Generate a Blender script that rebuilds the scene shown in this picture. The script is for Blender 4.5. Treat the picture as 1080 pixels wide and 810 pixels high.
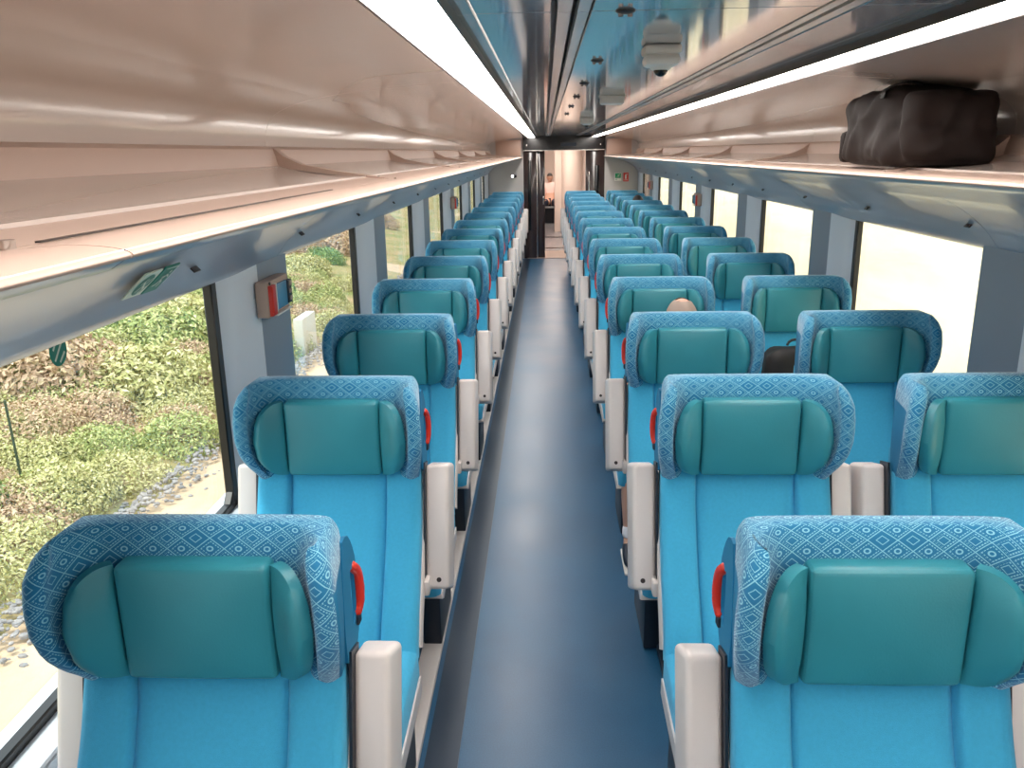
import bpy, bmesh, math, random
from mathutils import Vector, Matrix, noise
random.seed(7)
C = bpy.context.scene.collection
SC = bpy.context.scene
for o in list(bpy.data.objects): bpy.data.objects.remove(o)

# ------------------------------------------------------------------ camera
F = 880.0; CH = 1.84
def camera():
    cd = bpy.data.cameras.new('camera'); co = bpy.data.objects.new('camera', cd); C.objects.link(co)
    v = Vector((35/F, 245/F, -1)).normalized()
    nx = 50; ny = (F*F+35*nx)/245
    n = Vector((nx/F, -ny/F, -1)).normalized()
    up = -n; X = v.cross(up).normalized(); up = X.cross(v).normalized()
    # columns are the world axes seen in camera space; its transpose is the camera rotation
    M = Matrix((X, v, up))
    co.matrix_world = Matrix.Translation((0, 0, CH)) @ M.to_4x4()
    cd.sensor_width = 36; cd.lens = F*36/1080; cd.sensor_fit = 'HORIZONTAL'
    cd.clip_start = 0.02; cd.clip_end = 300
    SC.camera = co
camera()

# ------------------------------------------------------------------ light and exposure
w = bpy.data.worlds.new('world'); SC.world = w; w.use_nodes = True
bg = w.node_tree.nodes['Background']
bg.inputs[0].default_value = (0.86, 0.93, 1.0, 1); bg.inputs[1].default_value = 1.7
sd = bpy.data.lights.new('sun', 'SUN'); so = bpy.data.objects.new('sun', sd); C.objects.link(so)
sd.energy = 1.9; sd.angle = math.radians(3); sd.color = (1, .95, .87)
so.rotation_euler = Vector((0.50, 0.25, -1)).to_track_quat('-Z', 'Y').to_euler()
LAMP = 12.0
SC.view_settings.view_transform = 'Standard'; SC.view_settings.look = 'None'
SC.view_settings.gamma = 1; SC.view_settings.use_curve_mapping = False
SC.view_settings.exposure = 0.80

# ------------------------------------------------------------------ materials
def lin(c):
    return tuple(((x/255)/12.92 if x/255 <= .04045 else ((x/255+.055)/1.055)**2.4) for x in c) + (1,)
def mat(name, col, rough=.5, metal=0, noise_amt=0, nscale=30, bump=0, bscale=200, coat=0, spec=.5, sheen=0, emit=0):
    m = bpy.data.materials.new(name); m.use_nodes = True; nt = m.node_tree; b = nt.nodes['Principled BSDF']
    b.inputs['Base Color'].default_value = lin(col); b.inputs['Roughness'].default_value = rough
    b.inputs['Metallic'].default_value = metal; b.inputs['Specular IOR Level'].default_value = spec
    b.inputs['Coat Weight'].default_value = coat; b.inputs['Coat Roughness'].default_value = .06
    b.inputs['Sheen Weight'].default_value = sheen
    if emit:
        b.inputs['Emission Color'].default_value = lin(col); b.inputs['Emission Strength'].default_value = emit
    if noise_amt or bump:
        tc = nt.nodes.new('ShaderNodeTexCoord')
    if noise_amt:
        n = nt.nodes.new('ShaderNodeTexNoise'); n.inputs['Scale'].default_value = nscale; n.inputs['Detail'].default_value = 4
        nt.links.new(tc.outputs['Object'], n.inputs['Vector'])
        mx = nt.nodes.new('ShaderNodeMix'); mx.data_type = 'RGBA'
        c = lin(col)
        mx.inputs[6].default_value = tuple(x*(1-noise_amt) for x in c[:3])+(1,)
        mx.inputs[7].default_value = tuple(min(1, x*(1+noise_amt)) for x in c[:3])+(1,)
        nt.links.new(n.outputs['Fac'], mx.inputs[0]); nt.links.new(mx.outputs[2], b.inputs['Base Color'])
    if bump:
        n2 = nt.nodes.new('ShaderNodeTexNoise'); n2.inputs['Scale'].default_value = bscale
        nt.links.new(tc.outputs['Object'], n2.inputs['Vector'])
        bp = nt.nodes.new('ShaderNodeBump'); bp.inputs['Strength'].default_value = bump; bp.inputs['Distance'].default_value = .002
        nt.links.new(n2.outputs['Fac'], bp.inputs['Height']); nt.links.new(bp.outputs[0], b.inputs['Normal'])
    return m
def ramp_noise(m, cols, scale, detail=6, coord='Object', stretch=None):
    nt = m.node_tree; b = nt.nodes['Principled BSDF']
    tc = nt.nodes.new('ShaderNodeTexCoord'); n = nt.nodes.new('ShaderNodeTexNoise'); n.inputs['Scale'].default_value = scale
    n.inputs['Detail'].default_value = detail; n.inputs['Roughness'].default_value = .65
    src = tc.outputs[coord]
    if stretch:
        mp = nt.nodes.new('ShaderNodeMapping'); mp.inputs['Scale'].default_value = stretch
        nt.links.new(src, mp.inputs[0]); src = mp.outputs[0]
    nt.links.new(src, n.inputs['Vector'])
    r = nt.nodes.new('ShaderNodeValToRGB'); e = r.color_ramp.elements
    while len(e) < len(cols): e.new(.5)
    for i, (p, c) in enumerate(cols): e[i].position = p; e[i].color = lin(c)
    nt.links.new(n.outputs['Fac'], r.inputs[0]); nt.links.new(r.outputs[0], b.inputs['Base Color'])
    return m
M = {}
M['fabric'] = mat('blue seat fabric', (62, 164, 204), .85, noise_amt=.10, nscale=120, bump=.4, bscale=700, sheen=.15, spec=.25)
M['teal'] = mat('teal leather', (46, 132, 146), .42, noise_amt=.12, nscale=6, bump=.15, bscale=260, spec=.5)
M['side'] = mat('plain blue side', (34, 118, 160), .7, spec=.3)
M['shell'] = mat('beige seat shell', (205, 196, 192), .35)
M['arm'] = mat('armrest plastic', (212, 202, 198), .3, spec=.5)
M['dark'] = mat('dark navy metal', (20, 32, 46), .4)
M['bolt'] = mat('dark bolt', (40, 30, 30), .4)
M['red'] = mat('red handle', (205, 45, 28), .35)
M['beige'] = mat('beige glossy panel', (194, 181, 174), .18, spec=.6, coat=.3)
M['beige_mat'] = mat('beige satin rail', (182, 158, 145), .5, spec=.3)
M['beige_dark'] = mat('beige recess', (178, 150, 136), .35)
M['valance'] = mat('blue grey valance', (140, 150, 166), .33, spec=.6, coat=.3)
M['pillar'] = mat('grey pillar laminate', (138, 146, 158), .45)
M['wall'] = mat('pale wall and lit reveal', (218, 224, 232), .5)  # pale tone also holds the window light on the pillar reveals
M['gasket'] = mat('black gasket', (14, 13, 14), .35)
M['ceil'] = mat('glossy grey ceiling', (148, 152, 158), .1, spec=.8, coat=.6)
M['ceil2'] = mat('glossy warm grey ceiling', (150, 140, 138), .12, spec=.8, coat=.5)
M['strip'] = mat('ceiling trim strip', (190, 182, 180), .2, spec=.7)
M['black'] = mat('black glass', (14, 13, 14), .12)
M['brown'] = mat('dark brown door', (52, 38, 36), .18, coat=.5)
M['endwall'] = mat('grey end wall', (176, 170, 168), .45)
M['steel'] = mat('steel', (200, 195, 190), .2, metal=1)
M['white'] = mat('white plastic', (225, 220, 214), .4)
M['sand'] = ramp_noise(mat('pale sand', (225, 200, 170), .95), [(.3, (186, 160, 132)), (.6, (208, 182, 150))], 1.2)
M['bank'] = ramp_noise(mat('pale cut bank', (240, 225, 190), .95), [(.3, (216, 196, 158)), (.55, (232, 214, 180)), (.75, (240, 228, 200))], .5, stretch=(1, .35, 3))
M['gravel'] = ramp_noise(mat('grey gravel', (150, 145, 142), .9), [(.3, (120, 116, 116)), (.7, (180, 172, 166))], 6)
M['soil'] = ramp_noise(mat('bank soil', (150, 130, 90), .95), [(.35, (122, 128, 66)), (.65, (176, 150, 112))], 1.5)
M['skin'] = mat('skin', (206, 160, 138), .5)
M['hair'] = mat('thin grey hair', (160, 142, 132), .7)
M['hair_dark'] = mat('dark hair', (34, 26, 26), .5)
M['navy'] = mat('navy cloth', (36, 44, 66), .8)
M['pink'] = mat('pale pink shirt', (235, 205, 200), .8)
M['sock'] = mat('white sock', (230, 232, 238), .8)
M['shoe'] = mat('dark shoe', (36, 42, 58), .5)
M['bag'] = mat('dark brown nylon', (36, 28, 27), .7, noise_amt=.15, nscale=20, bump=.2, bscale=300, spec=.25)
M['blackbag'] = mat('black nylon', (22, 20, 22), .6)
M['green'] = mat('sign green', (28, 120, 100), .4)
M['exitgreen'] = mat('exit green', (0, 140, 90), .4)
M['signred'] = mat('sign red', (205, 50, 40), .4)
M['cream'] = mat('sticker cream', (206, 214, 196), .4)
M['lcd'] = mat('box blue panel', (84, 140, 176), .25)
M['concrete'] = mat('pale concrete', (214, 210, 196), .9)
M['lamp'] = mat('strip diffuser', (255, 248, 240), .5, emit=LAMP)
M['spot'] = mat('small lamp', (255, 255, 255), .5, emit=3)
M['vestlamp'] = mat('vestibule diffuser', (255, 240, 225), .5, emit=9)
M['vest'] = mat('warm white lining', (228, 214, 206), .4)
M['stake'] = mat('dark stake', (70, 80, 60), .8)

def floor_mat():
    m = mat('dark blue rubber floor', (30, 70, 100), .28, spec=.5)
    nt = m.node_tree; b = nt.nodes['Principled BSDF']
    tc = nt.nodes.new('ShaderNodeTexCoord')
    n = nt.nodes.new('ShaderNodeTexNoise'); n.inputs['Scale'].default_value = 220; n.inputs['Detail'].default_value = 2
    n2 = nt.nodes.new('ShaderNodeTexNoise'); n2.inputs['Scale'].default_value = 2.2; n2.inputs['Detail'].default_value = 3
    for k in (n, n2): nt.links.new(tc.outputs['Object'], k.inputs['Vector'])
    a = nt.nodes.new('ShaderNodeMath'); a.operation = 'ADD'; nt.links.new(n.outputs['Fac'], a.inputs[0]); nt.links.new(n2.outputs['Fac'], a.inputs[1])
    r = nt.nodes.new('ShaderNodeValToRGB'); e = r.color_ramp.elements
    e[0].position = .35; e[0].color = lin((28, 76, 112)); e[1].position = .75; e[1].color = lin((42, 98, 134))
    h = nt.nodes.new('ShaderNodeMath'); h.operation = 'MULTIPLY'; h.inputs[1].default_value = .5
    nt.links.new(a.outputs[0], h.inputs[0]); nt.links.new(h.outputs[0], r.inputs[0]); nt.links.new(r.outputs[0], b.inputs['Base Color'])
    q = nt.nodes.new('ShaderNodeMapRange'); q.inputs[3].default_value = .24; q.inputs[4].default_value = .42
    nt.links.new(n2.outputs['Fac'], q.inputs[0]); nt.links.new(q.outputs[0], b.inputs['Roughness'])
    return m
M['floor'] = floor_mat()
M['floor_edge'] = mat('dark floor edge strip', (34, 50, 68), .3)
M['floor_vest'] = mat('grey vestibule floor', (140, 142, 150), .25)

def pattern_mat():
    m = bpy.data.materials.new('patterned headrest fabric'); m.use_nodes = True; nt = m.node_tree; L = nt.links
    b = nt.nodes['Principled BSDF']; b.inputs['Roughness'].default_value = .9; b.inputs['Specular IOR Level'].default_value = .2
    b.inputs['Sheen Weight'].default_value = .35
    uv = nt.nodes.new('ShaderNodeUVMap'); sp = nt.nodes.new('ShaderNodeSeparateXYZ'); L.new(uv.outputs[0], sp.inputs[0])
    def mth(op, a, c=None, d=None):
        n = nt.nodes.new('ShaderNodeMath'); n.operation = op
        for i, x in enumerate((a, c, d)):
            if x is None: continue
            if isinstance(x, (int, float)): n.inputs[i].default_value = x
            else: L.new(x, n.inputs[i])
        return n.outputs[0]
    P = 1/.052
    u = mth('MULTIPLY', sp.outputs[0], P); v = mth('MULTIPLY', sp.outputs[1], P*1.25)
    def cell(x, s=0): return mth('ABSOLUTE', mth('SUBTRACT', mth('FRACT', mth('ADD', x, s)), .5))
    du, dv = cell(u), cell(v)
    a = mth('ADD', du, dv)                 # 0 centre, .5 lattice line, 1 corner
    def line(x, c, wd): return mth('LESS_THAN', mth('ABSOLUTE', mth('SUBTRACT', x, c)), wd)
    # dashes running along the diagonals
    dg1 = mth('ADD', u, v); dg2 = mth('SUBTRACT', u, v)
    dash = mth('MULTIPLY', mth('GREATER_THAN', mth('FRACT', mth('MULTIPLY', dg1, 6)), .42),
               mth('GREATER_THAN', mth('FRACT', mth('MULTIPLY', dg2, 6)), .30))
    solid = line(a, .5, .028)
    ring = mth('MULTIPLY', line(a, .36, .05), dash)
    ring2 = mth('MULTIPLY', line(a, .66, .055), dash)
    ring3 = line(a, .21, .022)
    ru = mth('SQRT', mth('ADD', mth('POWER', mth('SUBTRACT', .5, du), 2), mth('POWER', mth('SUBTRACT', .5, dv), 2)))
    dot = line(ru, .10, .03)
    # leave gaps so that some diamonds stay dark
    cid = nt.nodes.new('ShaderNodeTexWhiteNoise'); cid.noise_dimensions = '2D'
    cb = nt.nodes.new('ShaderNodeCombineXYZ'); L.new(mth('FLOOR', mth('MULTIPLY', u, .5)), cb.inputs[0]); L.new(mth('FLOOR', v), cb.inputs[1]); L.new(cb.outputs[0], cid.inputs[0])
    ring = mth('MULTIPLY', ring, mth('GREATER_THAN', cid.outputs[0], .35))
    s = mth('MAXIMUM', mth('MAXIMUM', solid, ring), mth('MAXIMUM', mth('MAXIMUM', ring2, ring3), dot))
    nz = nt.nodes.new('ShaderNodeTexNoise'); nz.inputs['Scale'].default_value = 900; L.new(uv.outputs[0], nz.inputs['Vector'])
    s = mth('MULTIPLY', s, mth('MULTIPLY_ADD', nz.outputs['Fac'], .9, .35))
    mx = nt.nodes.new('ShaderNodeMix'); mx.data_type = 'RGBA'; mx.clamp_factor = True
    mx.inputs[6].default_value = lin((34, 118, 162)); mx.inputs[7].default_value = lin((146, 210, 226))
    L.new(s, mx.inputs[0]); L.new(mx.outputs[2], b.inputs['Base Color'])
    return m
M['pattern'] = pattern_mat()

def glass_mat():
    m = bpy.data.materials.new('window glass'); m.use_nodes = True; nt = m.node_tree
    nt.nodes.remove(nt.nodes['Principled BSDF']); out = nt.nodes['Material Output']
    t = nt.nodes.new('ShaderNodeBsdfTransparent'); t.inputs[0].default_value = (.93, .96, .95, 1)
    g = nt.nodes.new('ShaderNodeBsdfGlossy'); g.inputs['Roughness'].default_value = .01
    lw = nt.nodes.new('ShaderNodeLayerWeight'); lw.inputs[0].default_value = .5
    pw = nt.nodes.new('ShaderNodeMath'); pw.operation = 'POWER'; pw.inputs[1].default_value = 5; nt.links.new(lw.outputs['Facing'], pw.inputs[0])
    fr = nt.nodes.new('ShaderNodeMath'); fr.operation = 'MULTIPLY_ADD'; fr.inputs[1].default_value = .55; fr.inputs[2].default_value = .02; nt.links.new(pw.outputs[0], fr.inputs[0])
    mx = nt.nodes.new('ShaderNodeMixShader')
    nt.links.new(fr.outputs[0], mx.inputs[0]); nt.links.new(t.outputs[0], mx.inputs[1]); nt.links.new(g.outputs[0], mx.inputs[2])
    nt.links.new(mx.outputs[0], out.inputs[0]); return m
M['glass'] = glass_mat()

def leaf_mat(name, ca, cb, cc):
    m = mat(name, ca, .75, spec=.2); nt = m.node_tree; b = nt.nodes['Principled BSDF']
    g = nt.nodes.new('ShaderNodeNewGeometry'); r = nt.nodes.new('ShaderNodeValToRGB'); e = r.color_ramp.elements
    e[0].color = lin(ca); e[1].color = lin(cc); x = e.new(.5); x.color = lin(cb); r.color_ramp.interpolation = 'LINEAR'
    nt.links.new(g.outputs['Random Per Island'], r.inputs[0]); nt.links.new(r.outputs[0], b.inputs['Base Color'])
    return m
M['leaf_a'] = leaf_mat('yellow green leaves', (156, 158, 100), (202, 196, 136), (222, 214, 168))
M['leaf_b'] = leaf_mat('fresh green leaves', (140, 154, 94), (180, 186, 118), (212, 210, 152))
M['leaf_c'] = leaf_mat('brown pink leaves', (172, 146, 118), (208, 176, 148), (214, 196, 156))
M['leaf_d'] = leaf_mat('deep green leaves', (98, 130, 80), (130, 156, 94), (168, 184, 116))

# ------------------------------------------------------------------ helpers
def link(name, me, m=None, parent=None, smooth=True):
    o = bpy.data.objects.new(name, me); C.objects.link(o)
    if m is not None:
        for x in (m if isinstance(m, (list, tuple)) else [m]): me.materials.append(M[x])
    if parent: o.parent = parent
    if smooth:
        me.polygons.foreach_set('use_smooth', [True]*len(me.polygons))
    return o
def pyd(name, V, Fc, m=None, parent=None, smooth=True, sharp=40):
    me = bpy.data.meshes.new(name); me.from_pydata([tuple(v) for v in V], [], Fc); me.update()
    bm = bmesh.new(); bm.from_mesh(me); bmesh.ops.recalc_face_normals(bm, faces=bm.faces); bm.to_mesh(me); bm.free()
    o = link(name, me, m, parent, smooth)
    if smooth and sharp: me.set_sharp_from_angle(angle=math.radians(sharp))
    return o
def bmo(name, bm, m=None, parent=None, smooth=True, sharp=40):
    me = bpy.data.meshes.new(name); bm.to_mesh(me); bm.free()
    o = link(name, me, m, parent, smooth)
    if smooth and sharp: me.set_sharp_from_angle(angle=math.radians(sharp))
    return o
def add_box(bm, c, s, r=0, seg=2, rot=None, mi=0):
    t = bmesh.new(); bmesh.ops.create_cube(t, size=1)
    bmesh.ops.scale(t, vec=s, verts=t.verts)
    if r: bmesh.ops.bevel(t, geom=list(t.edges), offset=r, segments=seg, affect='EDGES', profile=.5, clamp_overlap=True)
    if rot is not None: bmesh.ops.transform(t, matrix=rot, verts=t.verts)
    bmesh.ops.translate(t, vec=c, verts=t.verts)
    for f in t.faces: f.material_index = mi
    me = bpy.data.meshes.new('tmp'); t.to_mesh(me); t.free(); bm.from_mesh(me); bpy.data.meshes.remove(me)
def box(name, c, s, m, parent=None, r=0, seg=2, rot=None):
    bm = bmesh.new(); add_box(bm, c, s, r, seg, rot); return bmo(name, bm, m, parent)
def add_cyl(bm, p, q, r1, r2=None, seg=16, caps=True):
    p, q = Vector(p), Vector(q); r2 = r1 if r2 is None else r2
    rot = (q-p).to_track_quat('Z', 'Y').to_matrix().to_4x4()
    mtx = Matrix.Translation((p+q)/2) @ rot
    bmesh.ops.create_cone(bm, cap_ends=caps, segments=seg, radius1=r1, radius2=r2, depth=(q-p).length, matrix=mtx)
def cyl(name, p, q, r, m, parent=None, r2=None, seg=16):
    bm = bmesh.new(); add_cyl(bm, p, q, r, r2, seg); return bmo(name, bm, m, parent)
def empty(name, loc, label=None, cat=None, group=None, kind=None):
    o = bpy.data.objects.new(name, None); C.objects.link(o); o.location = loc; o.empty_display_size = .1
    return tag(o, label, cat, group, kind)
def tag(o, label=None, cat=None, group=None, kind=None):
    if label: o['label'] = label
    if cat: o['category'] = cat
    if group: o['group'] = group
    if kind: o['kind'] = kind
    return o
def chaikin(P, n=2, closed=False):
    for _ in range(n):
        Q = []
        k = len(P)
        rng = range(k if closed else k-1)
        if not closed: Q.append(P[0])
        for i in rng:
            a, b = P[i], P[(i+1) % k]
            Q.append(tuple(a[j]*.75+b[j]*.25 for j in range(len(a)))); Q.append(tuple(a[j]*.25+b[j]*.75 for j in range(len(a))))
        if not closed: Q.append(P[-1])
        P = Q
    return P
def extrude_profile(name, prof, y0, y1, m, parent=None, closed=False, thick=0, smooth=True, sharp=35):
    """prof: (x,z) list swept along y; thick gives the sheet a body on its outer side"""
    if thick:
        n = len(prof); off = []
        for i in range(n):
            a = prof[max(0, i-1)]; b = prof[min(n-1, i+1)]
            d = Vector((b[0]-a[0], b[1]-a[1])).normalized(); off.append((prof[i][0]-d.y*thick, prof[i][1]+d.x*thick))
        prof = list(prof)+off[::-1]; closed = True
    n = len(prof); V = [(x, y0, z) for x, z in prof]+[(x, y1, z) for x, z in prof]
    Fc = [(i, (i+1) % n, n+(i+1) % n, n+i) for i in range(n if closed else n-1)]
    if closed: Fc += [tuple(range(n)), tuple(range(2*n-1, n-1, -1))]
    return pyd(name, V, Fc, m, parent, smooth, sharp)

CC = .31                       # centre line of the coach
def XS(side, a): return CC + side*a
Y0, Y1 = -1.6, 15.0
WP = 2.03; WN0, WF0 = 1.17, 2.60   # window opening near and far edges for window 0
ZS, ZT = .69, 1.476

# ------------------------------------------------------------------ the setting
def build_floor():
    f = box('floor', (CC, (Y0+Y1)/2, -.03), (2.74, Y1-Y0, .06), 'floor'); tag(f, kind='structure')
    box('edge_strip', ((-.385-.282)/2, (Y0+Y1)/2, .0015), (.105, Y1-Y0, .003), 'floor_edge', f)
    box('threshold_strip', (.18, 15.55, .004), (1.0, 1.1, .012), 'beige_mat', f)
    v = box('floor', (.6, 19.6, -.035), (3.4, 9.2, .06), 'floor_vest'); tag(v, kind='structure')
    box('door_track', (.3, 16.68, .003), (1.3, .05, .006), 'black', v)
    box('door_track', (.3, 18.85, .003), (1.3, .05, .006), 'black', v)
    # outer hull that keeps the daylight out
    h = box('ceiling', (CC, 11.2, 2.36), (2.95, 26.0, .08), 'wall'); tag(h, kind='structure')
build_floor()

def wall_side(side, nm):
    x_in = XS(side, 1.30); x_gl = XS(side, 1.37); x_out = XS(side, 1.46)
    root = box('wall_'+nm, ((x_in+x_out)/2, (Y0+Y1)/2, (ZS-1.0)/2+.0), (abs(x_out-x_in), Y1-Y0, ZS+.98), 'wall'); tag(root, kind='structure')
    # upper outer skin
    extra = box('upper_skin', ((x_gl+x_out)/2+side*.01, (Y0+Y1)/2, (ZT+2.4)/2), (abs(x_out-x_gl), Y1-Y0, 2.4-ZT+.04), 'wall', root)
    box('sill_rail', ((x_in+x_gl)/2+side*.0, (Y0+Y1)/2, ZS+.004), (abs(x_gl-x_in)+.004, Y1-Y0, .012), 'wall', root, r=.003)
    # pillars: flat laminate face, rounded reveals down to the glass
    for k in range(-2, 7):
        ya = WF0+WP*k; yb = min(WN0+WP*(k+1), Y1)
        if ya < Y0: ya = Y0
        if yb <= ya: continue
        P = []
        n = 8; L = .26
        for i in range(n+1):
            t = 1-i/n; P.append((x_gl+(x_in-x_gl)*math.sqrt(max(0, 1-t*t)), ya+L*(1-t)))
        for i in range(n+1):
            t = i/n; P.append((x_gl+(x_in-x_gl)*math.sqrt(max(0, 1-t*t)), yb-.05*(1-t)))
        P += [(x_gl+side*.012, yb), (x_gl+side*.012, ya)]
        m_ = len(P); V = [(x, y, ZS) for x, y in P]+[(x, y, ZT+.1) for x, y in P]
        Fc = [(i, (i+1) % m_, m_+(i+1) % m_, m_+i) for i in range(m_)]+[tuple(range(m_)), tuple(range(2*m_-1, m_-1, -1))]
        p = pyd('pillar', V, Fc, 'pillar', root, True, 40)
        p.data.materials.append(M['wall'])
        for poly in p.data.polygons:       # wide reveal painted pale for the window light on it, the rest grey laminate
            if poly.index < 7: poly.material_index = 1
    for k in range(-1, 7):
        ya, yb = WN0+WP*k, WF0+WP*k
        if side > 0: n_ = 8+k+2
        else: n_ = k+2
        w_ = empty('window_%d' % n_, (x_gl, (ya+yb)/2, (ZS+ZT)/2), kind='structure')
        cy, cz = (yb-ya)/2, (ZT-ZS)/2+.03
        bm = bmesh.new(); t = .042; d = .03
        for c, s in (((0, -cy+t/2-.01, 0), (d, t, 2*cz)), ((0, cy-t/2+.01, 0), (d, t, 2*cz)), ((0, 0, -cz+t/2+.02), (d, 2*cy, t)), ((0, 0, cz-t/2), (d, 2*cy, t))):
            add_box(bm, (side*.006+c[0], c[1], c[2]), s, .004, 1)
        for sy in (-1, 1):                   # rounded lower corners of the gasket
            add_box(bm, (side*.006, sy*(cy-t), -cz+t+.02), (d*.9, .07, .03), .004, 1, rot=Matrix.Rotation(sy*math.radians(45), 4, 'X'))
        bmo('window_frame', bm, 'gasket', w_)
        box('pane', (side*.022, 0, .0), (.006, 2*cy-.02, 2*cz-.02), 'glass', w_)
    return root
wl = wall_side(-1, 'left'); wr = wall_side(1, 'right')

# upper wall panels, rack, valance: one section per 2.1 m
RJ = [-1.4+0.0, .78, 3.05, 5.28, 7.42, 9.55, 11.7, 13.85, 15.0]
def rack(side, nm):
    X = lambda a: XS(side, a)
    flip = side
    def prof(pts): return [(X(a), z) for a, z in pts]
    trim = empty('wall_%s_upper' % nm, (X(1.3), 6, 1.9), kind='structure'); trim.location = (0, 0, 0)
    rk = empty('luggage_rack', (X(1.1), 6.8, 1.75), 'long beige overhead luggage rack with front rail above the %s windows' % nm, 'luggage rack')
    rk.location = (0, 0, 0)
    up = chaikin([(1.302, 1.872), (1.30, 1.93), (1.26, 1.99), (1.12, 2.032), (.92, 2.058), (.74, 2.070), (.612, 2.078)], 2)
    lip = [(1.255, 1.806), (1.262, 1.84), (1.270, 1.862), (1.285, 1.870), (1.304, 1.873)]
    tray = chaikin([(.945, 1.768), (1.0, 1.7665), (1.1, 1.775), (1.2, 1.790), (1.255, 1.806)], 1)
    val = chaikin([(.704, 1.7505), (.735, 1.731), (.90, 1.714), (1.07, 1.672), (1.19, 1.60), (1.26, 1.535), (1.302, 1.476), (1.345, 1.462)], 2)
    rail = [(.835, 1.7560), (.815, 1.7580)]+chaikin([(.79, 1.7600), (.765, 1.7620), (.735, 1.7610), (.710, 1.7575), (.700, 1.7530), (.702, 1.7490)], 2)+[(.72, 1.744), (.835, 1.742)]
    th = .01
    for i in range(len(RJ)-1):
        a, b = RJ[i]+.0015, RJ[i+1]-.0015
        if i == 0: a = Y0
        # long upper panels, split by fine seams
        mid = (a+b)/2
        lo = [p for p in up if p[0] > 1.05]; hi = [p for p in up if p[0] <= 1.06]
        hi = [lo[-1]]+[p for p in hi if p[0] < lo[-1][0]]
        extrude_profile('wall_panel', prof(lo), a, b, 'beige', trim, thick=side*-th)
        extrude_profile('wall_panel', prof(hi), a+.001, b, 'beige', trim, thick=side*-th)
        extrude_profile('back_lip', prof(lip), a, b, 'beige_mat', rk, thick=side*-.006)
        # tray: recessed panel between two brackets
        extrude_profile('tray_panel', prof(tray), a+.002, b-.002, 'beige', rk, thick=side*-.006)
        extrude_profile('shelf_ledge', prof([(.835, 1.7565), (.90, 1.758), (.95, 1.762)]), a, b, 'beige_mat', rk, thick=side*-.006)
        extrude_profile('front_rail', prof(rail), a, b, 'beige_mat', rk, closed=True, sharp=60)
        extrude_profile('valance_panel', prof(val), a, b, 'valance', rk, thick=side*.008)
        if i < len(RJ)-2:
            # bracket rib crossing the shelf at the joint
            y = RJ[i+1]; bm = bmesh.new()
            pr = [(1.27, 1.868), (1.262, 1.80), (.94, 1.757), (.86, 1.757), (.90, 1.7635), (1.05, 1.785), (1.17, 1.808), (1.235, 1.838)]
            V = [(X(p[0]), y-.028, p[1]) for p in pr]+[(X(p[0]), y+.028, p[1]) for p in pr]; n = len(pr)
            pyd('bracket', V, [(j, (j+1) % n, n+(j+1) % n, n+j) for j in range(n)]+[tuple(range(n)), tuple(range(2*n-1, n-1, -1))], 'beige_mat', rk, True, 50)
            cyl('screw', (X(.905), y, 1.760), (X(.905), y, 1.766), .004, 'bolt', rk, seg=12)
            cyl('screw', (X(.825), y-.12, 1.755), (X(.825), y-.12, 1.763), .004, 'steel', rk, seg=12)
        if i < len(RJ)-1:
            # seat number lens and its slot
            for q in (0, 1):
                yy = 1.16+.99*(2*i-2+q)+.99
                if not (Y0 < yy < 14.8): continue
                a0, z0 = 1.235, 1.5645
                s = box('seat_number_plate', (0, 0, 0), (.004, .042, .036), 'bolt', rk, r=.0015)
                s.location = (X(a0)-side*.003, yy, z0); s.rotation_euler = (0, side*math.radians(43), 0)
    # dark slot behind the rail, near the first joint
    box('rail_gap', (X(.828), 1.45, 1.7590), (.006, 1.22, .002), 'black', rk)
    cyl('rail_knob', (X(.83), .793, 1.757), (X(.83), .793, 1.766), .008, 'steel', rk, seg=20)
    return rk
rkL = rack(-1, 'left'); rkR = rack(1, 'right')

def build_ceiling():
    root = box('ceiling', (CC, (Y0+Y1)/2, 2.17), (2.5, Y1-Y0, .02), 'gasket'); tag(root, kind='structure')
    z = 2.10
    seams = [Y0, .2, 1.75+.0, 3.80, 5.85, 7.9, 9.95, 12.0, 13.6, Y1]
    for a, b in zip(seams[:-1], seams[1:]):
        a += .0015; b -= .0015; m_ = (a+b)/2; L = b-a
        box('ceiling_panel', (CC, m_, z+.01), (.44, L, .02), 'ceil', root, r=.002, seg=1)
        for s in (-1, 1):
            box('trim_strip', (CC+s*.2355, m_, z+.009), (.022, L, .02), 'strip', root)
            box('trim_strip', (CC+s*.272, m_, z+.008), (.026, L, .02), 'strip', root)
            box('ceiling_panel', (CC+s*.371, m_, z+.01), (.148, L, .02), 'ceil', root, r=.002, seg=1)
            box('edge_panel', (CC+s*.4645, m_, z+.008), (.032, L, .02), 'ceil', root)
    for s, nm in ((-1, 'left'), (1, 'right')):
        t = empty('light_strip', (CC+s*.545, 7, 2.08), 'long warm glowing light strip above the %s luggage rack' % nm, 'light')
        t.location = (0, 0, 0)
        extrude_profile('diffuser', chaikin([(CC+s*.486, 2.088), (CC+s*.50, 2.080), (CC+s*.59, 2.078), (CC+s*.604, 2.085)], 2), Y0+.05, Y1-.06, 'lamp', t, thick=s*.004)
        bm = bmesh.new()
        for a in (.483, .608): add_box(bm, (CC+s*a, (Y0+Y1)/2, 2.088), (.005, Y1-Y0-.04, .02))
        bmo('housing', bm, 'bolt', t)
build_ceiling()

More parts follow.
